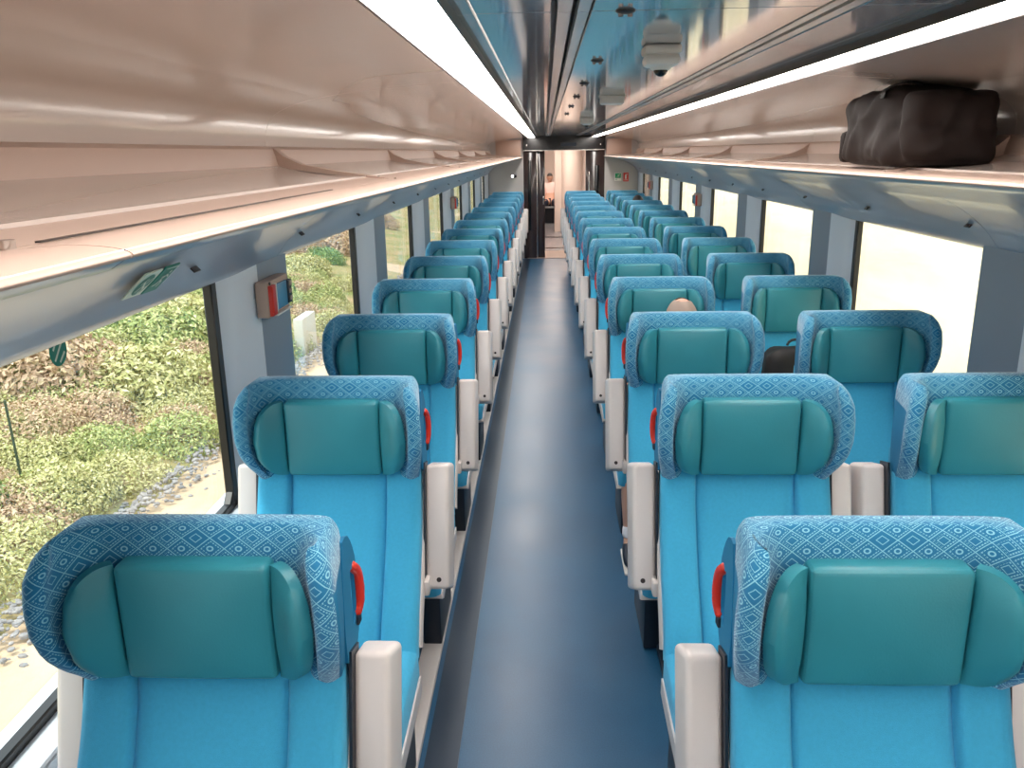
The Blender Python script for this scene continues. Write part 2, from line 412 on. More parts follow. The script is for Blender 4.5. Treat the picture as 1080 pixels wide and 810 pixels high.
def ceiling_items():
    # domed detector, boxes, small lamps
    def dome(x, y, sc, label):
        t = empty('ceiling_sensor', (x, y, 2.1), label, 'sensor')
        box('base', (0, 0, -.012), (.10*sc, .10*sc, .024), 'white', t, r=.008)
        box('body', (0, 0, -.036), (.094*sc, .094*sc, .03), 'white', t, r=.012)
        cyl('lens_ring', (0, 0, -.05), (0, 0, -.060), .034*sc, 'white', t, r2=.024*sc, seg=24)
        bm = bmesh.new(); bmesh.ops.create_uvsphere(bm, u_segments=16, v_segments=8, radius=.02*sc)
        bmesh.ops.translate(bm, vec=(0, 0, -.057), verts=bm.verts); bmo('lens', bm, 'black', t)
    dome(.302, 2.33, .95, 'white square ceiling sensor with dark lens, nearest the camera')
    dome(.337, 7.1, 1.1, 'far white domed ceiling sensor beyond the flat detector box')
    t = empty('ceiling_detector', (.33, 4.36, 2.1), 'flat white detector box on the ceiling between the two sensors', 'detector')
    box('body', (0, 0, -.02), (.115, .10, .04), 'white', t, r=.01); box('base', (0, 0, -.004), (.125, .11, .008), 'white', t, r=.003)
    names = ['nearest', 'second', 'third', 'fourth', 'fifth', 'sixth']
    for i, y in enumerate((1.75, 2.66, 3.52, 4.35, 5.25, 6.3)):
        t = empty('ceiling_fitting', (.156, y, 2.1), 'small bronze ceiling fitting with two bright dots, %s in its line' % names[i], 'ceiling fitting', 'small bronze fittings along the ceiling')
        bm = bmesh.new(); bmesh.ops.create_uvsphere(bm, u_segments=20, v_segments=8, radius=.02)
        bmesh.ops.scale(bm, vec=(1, 1, .35), verts=bm.verts); bmo('cap', bm, 'bolt', t, True, 0)
        for s in (-1, 1): cyl('stud', (s*.009, 0, -.006), (s*.009, 0, -.012), .005, 'steel', t, seg=10)
ceiling_items()

def icon_board(name, m_bg, w, h, polys, parent=None, label=None, cat=None):
    """flat board in local XZ facing -Y with raised print; polys: (material, [(x,z)..])"""
    bm = bmesh.new(); add_box(bm, (0, 0, 0), (w, .004, h), .001, 1)
    o = bmo(name, bm, m_bg, parent)
    if label: tag(o, label, cat)
    by = {}
    for m_, P in polys: by.setdefault(m_, []).append(P)
    for j, (m_, Ps) in enumerate(by.items()):
        V, Fc = [], []
        for P in Ps:
            s = len(V); V += [(x, -.0025, z) for x, z in P]; Fc.append(tuple(range(s, s+len(P))))
        pyd('print', V, Fc, m_, o, False)
    return o
def disc(cx, cz, r, n=16): return [(cx+r*math.cos(i*2*math.pi/n), cz+r*math.sin(i*2*math.pi/n)) for i in range(n)]
def bar(x0, z0, x1, z1, t):
    d = Vector((x1-x0, z1-z0)).normalized()*t/2; n = Vector((-d.y, d.x))
    return [(x0+n.x, z0+n.y), (x1+n.x, z1+n.y), (x1-n.x, z1-n.y), (x0-n.x, z0-n.y)]
def runner(m_, s, dx=0, dz=0, f=1):
    B = [(-.15, .05, .1, .3, .1), (.1, .28, .32, .12, .07), (-.02, .22, -.26, .2, .06), (-.1, .02, .12, -.12, .09), (.12, -.12, .04, -.36, .08), (-.12, .02, -.2, -.2, .09), (-.2, -.2, -.42, -.24, .08)]
    P = [(m_, [(dx+f*s*x, dz+s*z) for x, z in bar(*b)]) for b in B]
    P.append((m_, [(dx+f*x, dz+z) for x, z in disc(.16*s, .42*s, .08*s, 10)])); return P

def end_wall():
    # lower and upper grey panels either side of the door
    r = box('wall_back', ((-1.06-.38)/2, Y1+.06, 1.05), (.68, .10, 2.2), 'endwall'); tag(r, kind='structure')
    r2 = box('wall_back', ((1.68+1.03)/2, Y1+.06, 1.05), (.65, .10, 2.2), 'endwall'); tag(r2, kind='structure')
    box('upper_panel', (-.64, Y1+.005, 1.91), (.44, .02, .27), 'beige_dark', r, r=.03)
    box('upper_panel', (1.27, Y1+.005, 1.91), (.44, .02, .27), 'beige_dark', r2, r=.03)
    h = box('door_header', (.325, Y1+.03, 1.985), (1.42, .16, .25), 'black'); tag(h, 'black glossy header panel above the end doorway', 'panel')
    box('display', (.40, Y1-.052, 1.955), (.27, .004, .055), 'dark', h)
    box('header_edge', (.325, Y1-.055, 1.862), (1.40, .02, .012), 'steel', h)
    for s in (-.32, .95): cyl('screw', (s, Y1-.05, 1.95), (s, Y1-.058, 1.95), .012, 'steel', h, seg=10)
    # door frame and leaves
    d = empty('door_1', (.3, Y1, 0), kind='structure')
    def B(n, x0, x1, y, m_, z0=0, z1=1.86, t=.05): return box(n, ((x0+x1)/2-.3, y-Y1, (z0+z1)/2), (x1-x0, t, z1-z0), m_, d, r=.004)
    B('door_frame', -.38, -.16, Y1+.03, 'brown'); B('door_frame', .70, 1.03, Y1+.03, 'brown')
    l = B('door_leaf', -.16, -.01, Y1+.09, 'brown'); B('leaf_edge', -.155, -.135, Y1+.06, 'steel', .02, 1.84, .01)
    box('door_handle', (-.335, -.0, 1.02), (.02, .02, .16), 'steel', d, r=.006)
    B('glass_strip', .86, .93, Y1+.0, 'black', .5, 1.6, .012); B('glass_strip', -.30, -.25, Y1+.0, 'black', .5, 1.7, .012)
    box('grab_bar', (.46, -.02, 1.1), (.018, .03, .8), 'steel', d, r=.006)
    # vestibule
    v = box('wall_vestibule', (1.05, 20.55, 1.02), (1.66, .9, 2.15), 'vest'); v.name = 'wall_vestibule_right'; tag(v, kind='structure')
    bm = bmesh.new(); add_cyl(bm, (.62, 20.1, 0), (.62, 20.1, 2.1), .24, seg=32); bmo('rounded_corner', bm, 'vest', v)
    l = box('wall_vestibule_left', (-.80, 19.5, 1.05), (.9, 8.8, 2.2), 'vest'); tag(l, kind='structure')
    e = box('wall_vestibule_end', (.3, 24.0, 1.05), (3.2, .1, 2.2), 'vest'); tag(e, kind='structure')
    e2 = box('wall_vestibule_side', (1.95, 19.5, 1.05), (.1, 9, 2.2), 'vest'); tag(e2, kind='structure')
    c = box('ceiling_vestibule', (.6, 19.5, 2.14), (3.0, 9.0, .05), 'vest'); tag(c, kind='structure')
    for j, y in enumerate((16.8, 19.0, 22.2)):
        t = box('ceiling_light', (.3, y, 2.10), (.5, 1.0, .02), 'vestlamp'); tag(t, ['bright ceiling light just past the end doorway', 'bright ceiling light midway along the vestibule', 'bright ceiling light over the distant bench'][j], 'light')
    # behind the camera
    b = box('wall_front', (CC, Y0-.05, 1.05), (2.9, .1, 2.4), 'endwall'); tag(b, kind='structure')
    # signs on the end wall
    W = .12
    s = icon_board('exit_sign', 'white', W, .135, [('exitgreen', [(-.05, -.02), (.05, -.02), (.05, .06), (-.05, .06)])]+[('white', [(x, z) for x, z in P]) for P in ()] , None, 'small green and white emergency exit sign on the end wall', 'sign')
    s.location = (1.262, Y1-.002, 1.40)
    V = runner('cream', .075, .012, .018); by = []
    for m_, P in V: by.append(P)
    vv, ff = [], []
    for P in by:
        k = len(vv); vv += [(x, -.0035, z) for x, z in P]; ff.append(tuple(range(k, k+len(P))))
    pyd('running_figure', vv, ff, 'cream', s, False)
    pyd('arrow', [(-.042, -.0035, .02), (-.02, -.0035, .045), (-.02, -.0035, -.005), (-.045, -.0035, -.045), (-.02, -.0035, -.055), (-.02, -.0035, -.03)], [(0, 1, 2), (3, 4, 5)], 'exitgreen', s, False)
    s = icon_board('fire_sign', 'signred', .09, .15, [('white', [(-.018, -.03), (.012, -.03), (.012, .03), (-.018, .03)]), ('white', bar(.0, .04, .03, .05, .01)), ('white', disc(-.003, .035, .012, 10)), ('white', bar(-.03, -.05, .03, -.05, .008))], None, 'small red and white fire equipment sign on the end wall', 'sign')
    s.location = (1.40, Y1-.002, 1.395)
    t = empty('wall_lamp', (-.56, Y1, 1.435), 'small round lit lamp on the left end wall', 'lamp')
    box('housing', (.01, -.01, 0), (.10, .02, .05), 'black', t, r=.01); cyl('bulb', (-.012, -.02, 0), (-.012, -.03, 0), .022, 'spot', t)
end_wall()

# ------------------------------------------------------------------ seats
def slab(name, path, xs, off, th, m, parent, wf=lambda t: 1.0):
    n = len(path); V, Fc = [], []; k = len(xs)
    N = []
    for i in range(n):
        a = path[max(0, i-1)]; b = path[min(n-1, i+1)]
        t = Vector((b[0]-a[0], b[1]-a[1])).normalized(); N.append((t.y, -t.x))
    for sgn in (0, 1):
        for i in range(n):
            for x in xs:
                o_ = off(x, i/(n-1)) if sgn == 0 else -th
                V.append((x*wf(i/(n-1)), path[i][0]+N[i][0]*o_, path[i][1]+N[i][1]*o_))
    g = lambda s, i, j: s*n*k+i*k+j
    for i in range(n-1):
        for j in range(k-1):
            Fc.append((g(0, i, j), g(0, i, j+1), g(0, i+1, j+1), g(0, i+1, j)))
            Fc.append((g(1, i, j), g(1, i+1, j), g(1, i+1, j+1), g(1, i, j+1)))
        for j in (0, k-1): Fc.append((g(0, i, j), g(0, i+1, j), g(1, i+1, j), g(1, i, j)))
    for i in (0, n-1):
        for j in range(k-1): Fc.append((g(0, i, j), g(1, i, j), g(1, i, j+1), g(0, i, j+1)))
    return pyd(name, V, Fc, m, parent, True, 50)
def lerp_tab(tab, z):
    if z <= tab[0][0]: return tab[0][1:]
    for a, b in zip(tab[:-1], tab[1:]):
        if z <= b[0]:
            t = (z-a[0])/(b[0]-a[0]); return tuple(a[i]+(b[i]-a[i])*t for i in range(1, len(a)))
    return tab[-1][1:]
#            z     tipw  depth  inner y  back w
HR = [(.900, .244, .084, -.060, .243), (.925, .250, .104, -.062, .245), (.96, .261, .138, -.063, .246), (1.0, .271, .165, -.064, .247), (1.05, .276, .180, -.066, .248),
      (1.10, .276, .183, -.066, .248), (1.15, .270, .180, -.064, .248), (1.18, .261, .168, -.060, .248), (1.20, .254, .155, -.056, .247), (1.215, .250, .148, -.054, .245)]
def headrest(parent, aisle):
    V, Fc, UV = [], [], []
    zs = [.900, .906, .916, .93, .95, .97, .99, 1.01, 1.03, 1.05, 1.07, 1.09, 1.11, 1.13, 1.15, 1.165, 1.18, 1.19, 1.198, 1.203, 1.2055]
    ins = {.900: .004, .906: .001, 1.165: .0005, 1.18: .002, 1.19: .005, 1.198: .009, 1.203: .0125, 1.2055: .016}
    n = None
    for z in zs:
        tw, d, iy, bw = lerp_tab(HR, z)
        h = [(0, .012), (.11, .012), (.205, .010), (bw-.004, -.001), (bw+.001, -.03), (tw*.5+bw*.5, -d*.5-.02), (tw-.002, -d+.022), (tw-.020, -d), (tw-.047, -d+.010),
             (tw*.35+.205*.65, -d*.6+iy*.4), (.200, iy-.026), (.178, iy-.006), (.14, iy-.001), (.08, iy), (0, iy)]
        loop = h+[(-x, y) for x, y in h[-2:0:-1]]
        loop = chaikin(loop, 2, True)
        q = ins.get(z, 0)
        if q:
            L2 = []; N_ = len(loop)
            for i, p in enumerate(loop):
                a = loop[i-1]; b = loop[(i+1) % N_]; t = Vector((b[0]-a[0], b[1]-a[1])).normalized()
                L2.append((p[0]-t.y*-1*-q if False else p[0]+t.y*-q*-1*-1, p[1]+t.x*q*1))
            # orientation: keep the version that shrinks the loop
            def area(Lp): return abs(sum(Lp[i][0]*Lp[(i+1) % len(Lp)][1]-Lp[(i+1) % len(Lp)][0]*Lp[i][1] for i in range(len(Lp))))
            if area(L2) > area(loop):
                L2 = [(2*p[0]-l[0], 2*p[1]-l[1]) for p, l in zip(loop, L2)]
            loop = L2
        n = len(loop)
        s = 0; us = []
        for i, p in enumerate(loop):
            if i: s += math.hypot(p[0]-loop[i-1][0], p[1]-loop[i-1][1])
            us.append(s)
        base = us[n//2]
        ext = q
        for i, p in enumerate(loop):
            V.append((p[0], p[1], z)); UV.append((us[i]-base, z+ext))
    m_ = len(zs)
    for a in range(m_-1):
        for i in range(n):
            j = (i+1) % n; Fc.append((a*n+i, a*n+j, (a+1)*n+j, (a+1)*n+i))
    for q, off_ in ((0, 0), (1, (m_-1)*n)):
        H2 = n//2
        for i in range(H2//2-1):
            Fc.append((off_+i, off_+i+1, off_+H2-2-i, off_+H2-1-i))
            Fc.append(tuple(off_+n-1-k for k in (i, i+1, H2-2-i, H2-1-i)))
        Fc.append((off_, off_+H2-1, off_+H2, off_+n-1))
    me = bpy.data.meshes.new('headrest_cover'); me.from_pydata(V, [], Fc)
    uvl = me.uv_layers.new(name='UVMap')
    for p in me.polygons:
        ids = list(p.vertices)
        big = min(V[i][2] for i in ids) == max(V[i][2] for i in ids)
        wrap = (not big) and (max(UV[v][0] for v in ids)-min(UV[v][0] for v in ids) > .5)
        for li, vi in zip(p.loop_indices, ids):
            u, v = UV[vi]
            if big: u, v = V[vi][0], 1.22+V[vi][1]
            uvl.data[li].uv = (u, v)
    bm = bmesh.new(); bm.from_mesh(me)
    bmesh.ops.recalc_face_normals(bm, faces=bm.faces)
    bmesh.ops.triangulate(bm, faces=[f for f in bm.faces if len(f.verts) > 4]); bm.to_mesh(me); bm.free()
    o = link('headrest_cover', me, ['pattern', 'side'], parent)
    # the outer flanks and the rear are plain fabric
    for q, p in enumerate(me.polygons[:(m_-1)*n] if False else list(me.polygons)[:(m_-1)*n]):
        i = q % n; i = min(i, n-2-i) if i < n-1 else 0
        if i < 23 and q//n < m_-8: p.material_index = 1
    return o
def side_pad(parent, s):
    # D shaped pad lying on the inner face of the wing
    V, Fc = [], []; nu, nv = 13, 13
    for layer in (0, 1):
        for i in range(nu):
            t = i/(nu-1)
            hh = .110*math.sqrt(max(0.0, 1-t**2.6))+.002
            x = .140+.068*t; y = -.096-.066*(t**1.2); zc = 1.038+.004*t
            for j in range(nv):
                q = -1+2*j/(nv-1); bulge = .016*(1-abs(q)**3)*(1-(2*t-1)**4) if layer == 0 else -.022
                nrm = Vector((-.62, -.78)); z = zc+hh*q
                xx, yy = x+nrm.x*bulge, y+nrm.y*bulge
                yy += .12*max(0, 1.0-z) * t
                V.append((s*xx, yy, z))
    g = lambda l, i, j: l*nu*nv+i*nv+j
    for i in range(nu-1):
        for j in range(nv-1):
            Fc += [(g(0, i, j), g(0, i, j+1), g(0, i+1, j+1), g(0, i+1, j)), (g(1, i, j), g(1, i+1, j), g(1, i+1, j+1), g(1, i, j+1))]
        for j in (0, nv-1): Fc.append((g(0, i, j), g(0, i+1, j), g(1, i+1, j), g(1, i, j)))
    for i in (0, nu-1):
        for j in range(nv-1): Fc.append((g(0, i, j), g(1, i, j), g(1, i, j+1), g(0, i, j+1)))
    return pyd('side_cushion', V, Fc, 'teal', parent, True, 60)
BACK = chaikin([(-.055, .985), (-.068, .92), (-.105, .80), (-.19, .66), (-.295, .53), (-.335, .462)], 2)
BACK = [BACK[0]]+BACK[1:]
CUSH = chaikin([(-.315, .478), (-.45, .470), (-.62, .470), (-.74, .468), (-.79, .45), (-.80, .40), (-.795, .36)], 2)
def make_seat(name, aisle):
    """aisle = +1/-1: the side where the red grab handle is, 0: none. Faces -y."""
    t = empty(name, (0, 0, 0))
    xs = sorted(set([0, .05, .10, .128, .138, .142, .146, .152, .165, .19, .21, .225, .234, .240, .243]+[-x for x in (.05, .10, .128, .138, .142, .146, .152, .165, .19, .21, .225, .234, .240, .243)]))
    def off(x, u):
        a = abs(x); r = 0
        if a > .21: r = -.02*((a-.21)/.033)**2.5
        gr = math.exp(-((a-.142)/.006)**2)*.011
        bol = .016 if a > .142 else .004*(1-(a/.14)**2)
        fade = min(1, u*3)
        gr *= min(1, max(.2, u*4)) * (1 if u < .85 else max(0, (1-u)/.15))
        return r-gr+bol*fade*(1 if a < .2 else 1)
    slab('seat_back', BACK, xs, off, .055, 'fabric', t, lambda u: 1+.05*u)
    def offc(x, u):
        a = abs(x); r = 0
        if a > .21: r = -.022*((a-.21)/.033)**2.5
        return r-math.exp(-((a-.142)/.006)**2)*.008+(.012 if a > .142 else 0)
    slab('seat_cushion', CUSH, xs, offc, .10, 'fabric', t, lambda u: 1.055)
    # shells
    shp = [(p[0]+.055, p[1]) for p in BACK if p[1] < .905]; shx = [-.254, -.251, -.24, 0, .24, .251, .254]
    slab('back_shell', shp, shx, lambda x, u: -.004 if abs(x) > .252 else 0, .05, 'shell', t, lambda u: 1+.02*u)
    pan = [(p[0], p[1]-.085) for p in CUSH[:int(len(CUSH)*.72)]]
    slab('seat_pan', pan, [-.262, -.258, 0, .258, .262], lambda x, u: 0, .05, 'shell', t)
    h = headrest(t, aisle)
    bm = bmesh.new(); add_box(bm, (0, -.082, 1.039), (.276, .055, .226), .012, 3)
    bmesh.ops.subdivide_edges(bm, edges=bm.edges, cuts=3, use_grid_fill=True)
    for v in bm.verts:
        if v.co.y < -.09:
            v.co.y -= .013*(1-(v.co.x/.138)**2)*(1-((v.co.z-1.03)/.116)**2)
    bmo('headrest_cushion', bm, 'teal', t)
    side_pad(t, 1); side_pad(t, -1)
    # armrests, folded up along the back
    for s in (-1, 1):
        p0 = Vector((s*.297, -.128, .548)); p1 = Vector((s*.297, -.020, .928)); dirv = (p1-p0).normalized()
        X = Vector((1, 0, 0)); nrm = Vector((0, -dirv.z, dirv.y)); L = (p1-p0).length
        R = Matrix((X, -nrm, dirv)).transposed().to_4x4()
        bm = bmesh.new()
        tb = bmesh.new(); bmesh.ops.create_cube(tb, size=1); bmesh.ops.scale(tb, vec=(.080, .085, L), verts=tb.verts)
        for v in tb.verts:
            if v.co.y < 0 and v.co.x*s > 0: v.co.x -= s*.012
            if v.co.y < 0 and v.co.z < 0: v.co.z += .016
        bmesh.ops.bevel(tb, geom=list(tb.edges), offset=.013, segments=4, affect='EDGES', profile=.5)
        bmesh.ops.transform(tb, matrix=Matrix.Translation((p0+p1)/2-nrm*.0425) @ R, verts=tb.verts)
        a = bmo('armrest', tb, 'arm', t)
        bp = p0+dirv*.045+nrm*.0005
        cyl('pivot_bolt', bp-nrm*.004, bp+nrm*.0015, .0075, 'bolt', a, seg=12)
        # arm bracket
        box('arm_bracket', (s*.262, -.13, .580), (.02, .05, .05), 'shell', t, r=.008)
        box('armrest_backing', (s*.2555, -.06, .75), (.006, .06, .38), 'dark', t, rot=Matrix.Rotation(math.radians(-15), 4, 'X'))
    for s in (-1, 1):
        box('pedestal', (s*.185, -.40, .19), (.07, .34, .36), 'dark', t, r=.006)
    box('under_frame', (0, -.40, .35), (.46, .40, .05), 'dark', t, r=.006)
    if aisle:
        s = aisle
        # plain wing flank with an open grip and its red bar
        O = chaikin([(-.04, 1.16), (.000, 1.165), (.034, 1.13), (.058, 1.08), (.060, .99), (.040, .92), (-.02, .905), (-.06, .93)], 1, True)
        I = chaikin([(.006, 1.075), (.010, 1.085), (.026, 1.08), (.036, 1.06), (.038, 1.0), (.030, .975), (.012, .965), (.006, .98)], 1, True)
        n = len(O); vv = []
        for x in (.2460, .2535): vv += [(s*x, y, z) for y, z in O]+[(s*x, y, z) for y, z in I]
        ff = []
        for i in range(n):
            j = (i+1) % n; ff += [(i, j, n+j, n+i), (2*n+i, 3*n+i, 3*n+j, 2*n+j), (i, 2*n+i, 2*n+j, j), (n+i, n+j, 3*n+j, 3*n+i)]
        pyd('flank_panel', vv, ff, 'side', t, True, 40)
        P = chaikin([(s*.252, .034, 1.080), (s*.257, .046, 1.065), (s*.259, .050, 1.03), (s*.257, .049, .995), (s*.253, .042, .98)], 2)
        bm = bmesh.new()
        for a, b in zip(P[:-1], P[1:]): add_cyl(bm, a, b, .0105, seg=10)
        for p in P:
            bmesh.ops.create_uvsphere(bm, u_segments=10, v_segments=6, radius=.0105, matrix=Matrix.Translation(p))
        bmo('grab_handle', bm, 'red', t)
        box('handle_mount', (s*.254, .040, .965), (.012, .022, .022), 'dark', t, r=.004)
    return t
def copy_tree(o, parent=None):
    c = o.copy(); C.objects.link(c); c.parent = parent
    for ch in o.children: copy_tree(ch, c)
    return c
ORD = ['nearest the camera', 'second from the camera', 'third from the camera', 'fourth from the camera', 'fifth from the camera', 'sixth from the camera', 'seventh from the camera',
       'eighth from the camera', 'ninth from the camera', 'tenth from the camera', 'eleventh from the camera', 'third from the end wall', 'second from the end wall', 'closest to the end wall']
def seats():
    pl = make_seat('train_seat', 1); pr = make_seat('train_seat', -1); pw = make_seat('train_seat', 0)
    cols = [(pl, -.625, 'single blue seat left of the aisle', 'seats in the single column left of the aisle'),
            (pr, .585, 'blue aisle seat right of the aisle', 'seats in the column right of the aisle'),
            (pw, 1.265, 'blue window seat by the right windows', 'seats in the column by the right windows')]
    for ci, (p, x, lab, grp) in enumerate(cols):
        for k in range(14):
            o = p if k == 0 else copy_tree(p)
            o.location = (x, 1.40+.99*k, 0)
            extra = ', teal head cushion, ' if k < 5 else ', '
            l = lab+extra+ORD[k]
            if ci == 1 and k == 3: l = 'blue aisle seat holding the grey-haired passenger'
            if ci == 2 and k == 3: l = 'blue window seat with a black backpack on it'
            o['label'] = l; o['category'] = 'seat'; o['group'] = grp
seats()
# floor rail under the left seats
r = box('floor_rail', (-.44, 7.4, .012), (.075, 14.6, .024), 'shell', r=.004); tag(r, 'pale beige floor rail running under the left seats along the aisle', 'rail')
r = box('floor_rail', (.445, 7.4, .015), (.06, 14.6, .03), 'dark', r=.004); tag(r, 'dark navy floor rail running under the right seats along the aisle', 'rail')

# ------------------------------------------------------------------ small wall things
def hammer_box(side, y, z, label):
    x = XS(side, 1.30)
    t = empty('hammer_box', (x, y, z), label, 'emergency box', 'emergency boxes on the window pillars')
    s = -side     # protrudes toward the aisle
    def B(n, c, d, m_, p=None, r=.003): return box(n, (s*c[0], c[1], c[2]), d, m_, p or t, r=r)
    B('back_box', (.022, 0, .0), (.045, .235, .125), 'beige_mat', r=.008)
    B('red_frame', (.048, -.085, -.005), (.016, .05, .105), 'signred')
    B('blue_panel', (.050, .005, .0), (.010, .125, .090), 'lcd')
    B('keypad', (.050, .095, .0), (.014, .044, .085), 'dark')
    for j in range(3): B('key', (.059, .096, -.024+j*.026), (.004, .026, .016), 'beige_mat', r=.001)
    B('white_stripe', (.050, -.053, 0), (.012, .008, .10), 'white', r=.001)
    B('lower_shelf', (.052, .01, -.058), (.020, .17, .005), 'white', r=.001)
    cyl('lock', (s*.047, -.098, .055), (s*.050, -.098, .055), .006, 'bolt', t, seg=10)
    cyl('seal_wire', (s*.056, -.105, .045), (s*.056, -.105, -.045), .004, 'red', t, seg=8)
hammer_box(-1, 2.90, 1.365, 'red and blue emergency hammer box on the nearest left pillar')
hammer_box(-1, 8.98, 1.335, 'small red emergency box on a far left pillar')
hammer_box(1, 8.98, 1.335, 'red emergency box on a right pillar midway down the coach')
hammer_box(1, 13.02, 1.335, 'small red emergency box on the right pillar nearest the end wall')

def val_point(a):   # height of the valance surface near its lower edge
    return 1.476+(1.302-a)*1.28
def stickers():
    # two green evacuation stickers on the left valance
    polys = [('green', disc(0, 0, .034, 20)), ('cream', bar(-.018, -.02, .018, .02, .004)), ('cream', bar(-.02, .004, -.002, .022, .004)), ('cream', bar(0, -.026, .022, -.006, .004)), ('cream', bar(-.01, .012, .012, -.014, .007))]
    holder = empty('evacuation_sticker', (XS(-1, 1.222), 1.83, val_point(1.222)), 'round green window-break sticker on the left valance', 'sticker')
    holder.location = (XS(-1, 1.205)+.006, 1.80, 1.572)
    a = icon_board('board', 'cream', .085, .085, polys[:1]+[], holder)
    pr = icon_board('symbol', 'cream', .001, .001, [(m_, P) for m_, P in polys[1:]], holder); pr.location = (0, -.0015, 0)
    holder.rotation_euler = (0, 0, 0)
    h2 = empty('evacuation_sticker', (XS(-1, 1.205)+.006, 1.89, 1.572), 'rectangular green running-figure sticker on the left valance', 'sticker')
    b = icon_board('board', 'green', .075, .092, [], h2); c = icon_board('symbol', 'green', .001, .001, runner('cream', .065, .0, -.002), h2); c.location = (0, -.0015, 0)
    f = icon_board('border', 'green', .001, .001, [('cream', bar(-.032, .041, .032, .041, .003)), ('cream', bar(.032, .041, .032, -.02, .003))], h2); f.location = (0, -.0015, 0)
    for h in (holder, h2):
        nrm = Vector((.67, 0, -.74)).normalized()      # valance normal, into the room and down
        Yv = -nrm; Xv = Vector((0, 1, 0)); Zv = Xv.cross(Yv).normalized(); 
        R = Matrix((Xv, Yv, Zv)).transposed()
        if R.determinant() < 0: Zv = -Zv; R = Matrix((Xv, Yv, Zv)).transposed()
        h.matrix_world = Matrix.Translation(h.location) @ R.to_4x4()
    g = icon_board('glass_sticker', 'green', .001, .001, [('green', disc(0, 0, .034, 20)), ('cream', bar(-.018, -.02, .018, .02, .006)), ('cream', bar(-.02, .004, -.002, .026, .006)), ('cream', bar(0, -.026, .022, -.006, .006))], None, 'round green hammer sticker on the nearest left window pane', 'sticker')
    for ch in g.children:
        if ch.data.materials[0].name == 'sticker cream': ch.location = (0, -.001, 0)
    g.matrix_world = Matrix.Translation((XS(-1, 1.383), 1.745, 1.435)) @ Matrix.Rotation(math.radians(90), 4, 'Z')
stickers()

# ------------------------------------------------------------------ bags
def soft_bag(name, c, s, m_, label, cat, seed, amp=.02, pinch=None, n=14):
    t = empty(name, c, label, cat); bm = bmesh.new()
    bmesh.ops.create_cube(bm, size=1); bmesh.ops.subdivide_edges(bm, edges=bm.edges, cuts=n, use_grid_fill=True)
    for v in bm.verts:
        p = v.co*2; q = 5.5; L = (abs(p.x)**q+abs(p.y)**q+abs(p.z)**q)**(1/q); p = p/L
        co = Vector((p.x*s[0]/2, p.y*s[1]/2, p.z*s[2]/2))
        if pinch is not None:
            g = math.exp(-((co.y-pinch)/.045)**2); co.z -= .04*g*(p.z > 0)*p.z; co.x *= 1-.22*g
            w_ = math.exp(-((co.y-pinch-.16)/.10)**2); co.z += .02*w_*(p.z > 0)*p.z
            co.y += (-.03 if co.y < 0 else .03)*max(0, -p.z)
        d = noise.noise(Vector((co.x*5, co.y*6+seed, co.z*9)))*amp+abs(noise.noise(Vector((co.x*9+seed, co.y*13+co.z*9, co.z*6))))*-amp*1.1
        nn = Vector((p.x, p.y, p.z)).normalized()
        if p.z > -.92: co += nn*d
        co.z = max(co.z, -s[2]/2); v.co = co+Vector((0, 0, s[2]/2))
    bmo('body', bm, m_, t, True, 0); return t
def duffel():
    t = soft_bag('duffel_bag', (1.325, 3.20, 1.770), (.33, .66, .262), 'bag', 'dark brown crumpled travel bag lying on the right luggage rack', 'bag', 3.1, .022, -.20, 34)
    # strap over the pinch and a webbing handle on top
    bm = bmesh.new(); P = []
    for i in range(15):
        a = math.pi*i/14; P.append((math.cos(a)*.08-.08, -.12+.02*math.sin(3*a), .235+.045*math.sin(a)))
    for a, b in zip(P[:-1], P[1:]):
        a, b = Vector(a), Vector(b); m_ = (a+b)/2; add_box(bm, m_, ((b-a).length+.004, .035, .004), .0015, 1, rot=Matrix.Rotation(-math.atan2((b-a).z, (b-a).x), 4, 'Y'))
    bmo('strap', bm, 'blackbag', t)
    box('end_pocket', (-.06, .335, .07), (.16, .05, .12), 'bag', t, r=.02)
duffel()
def backpack():
    t = soft_bag('backpack', (1.23, 4.07, .50), (.30, .20, .40), 'blackbag', 'black backpack resting on the fourth window seat from the camera', 'backpack', 8.0, .02, None, 10)
    box('front_pocket', (0, -.10, .14), (.22, .06, .18), 'blackbag', t, r=.025)
    bm = bmesh.new()
    for i in range(8):
        a = math.pi*i/8; b = math.pi*(i+1)/8
        add_cyl(bm, (math.cos(a)*.04, 0, .40+math.sin(a)*.03), (math.cos(b)*.04, 0, .40+math.sin(b)*.03), .007, seg=8)
    bmo('top_handle', bm, 'blackbag', t)
backpack()

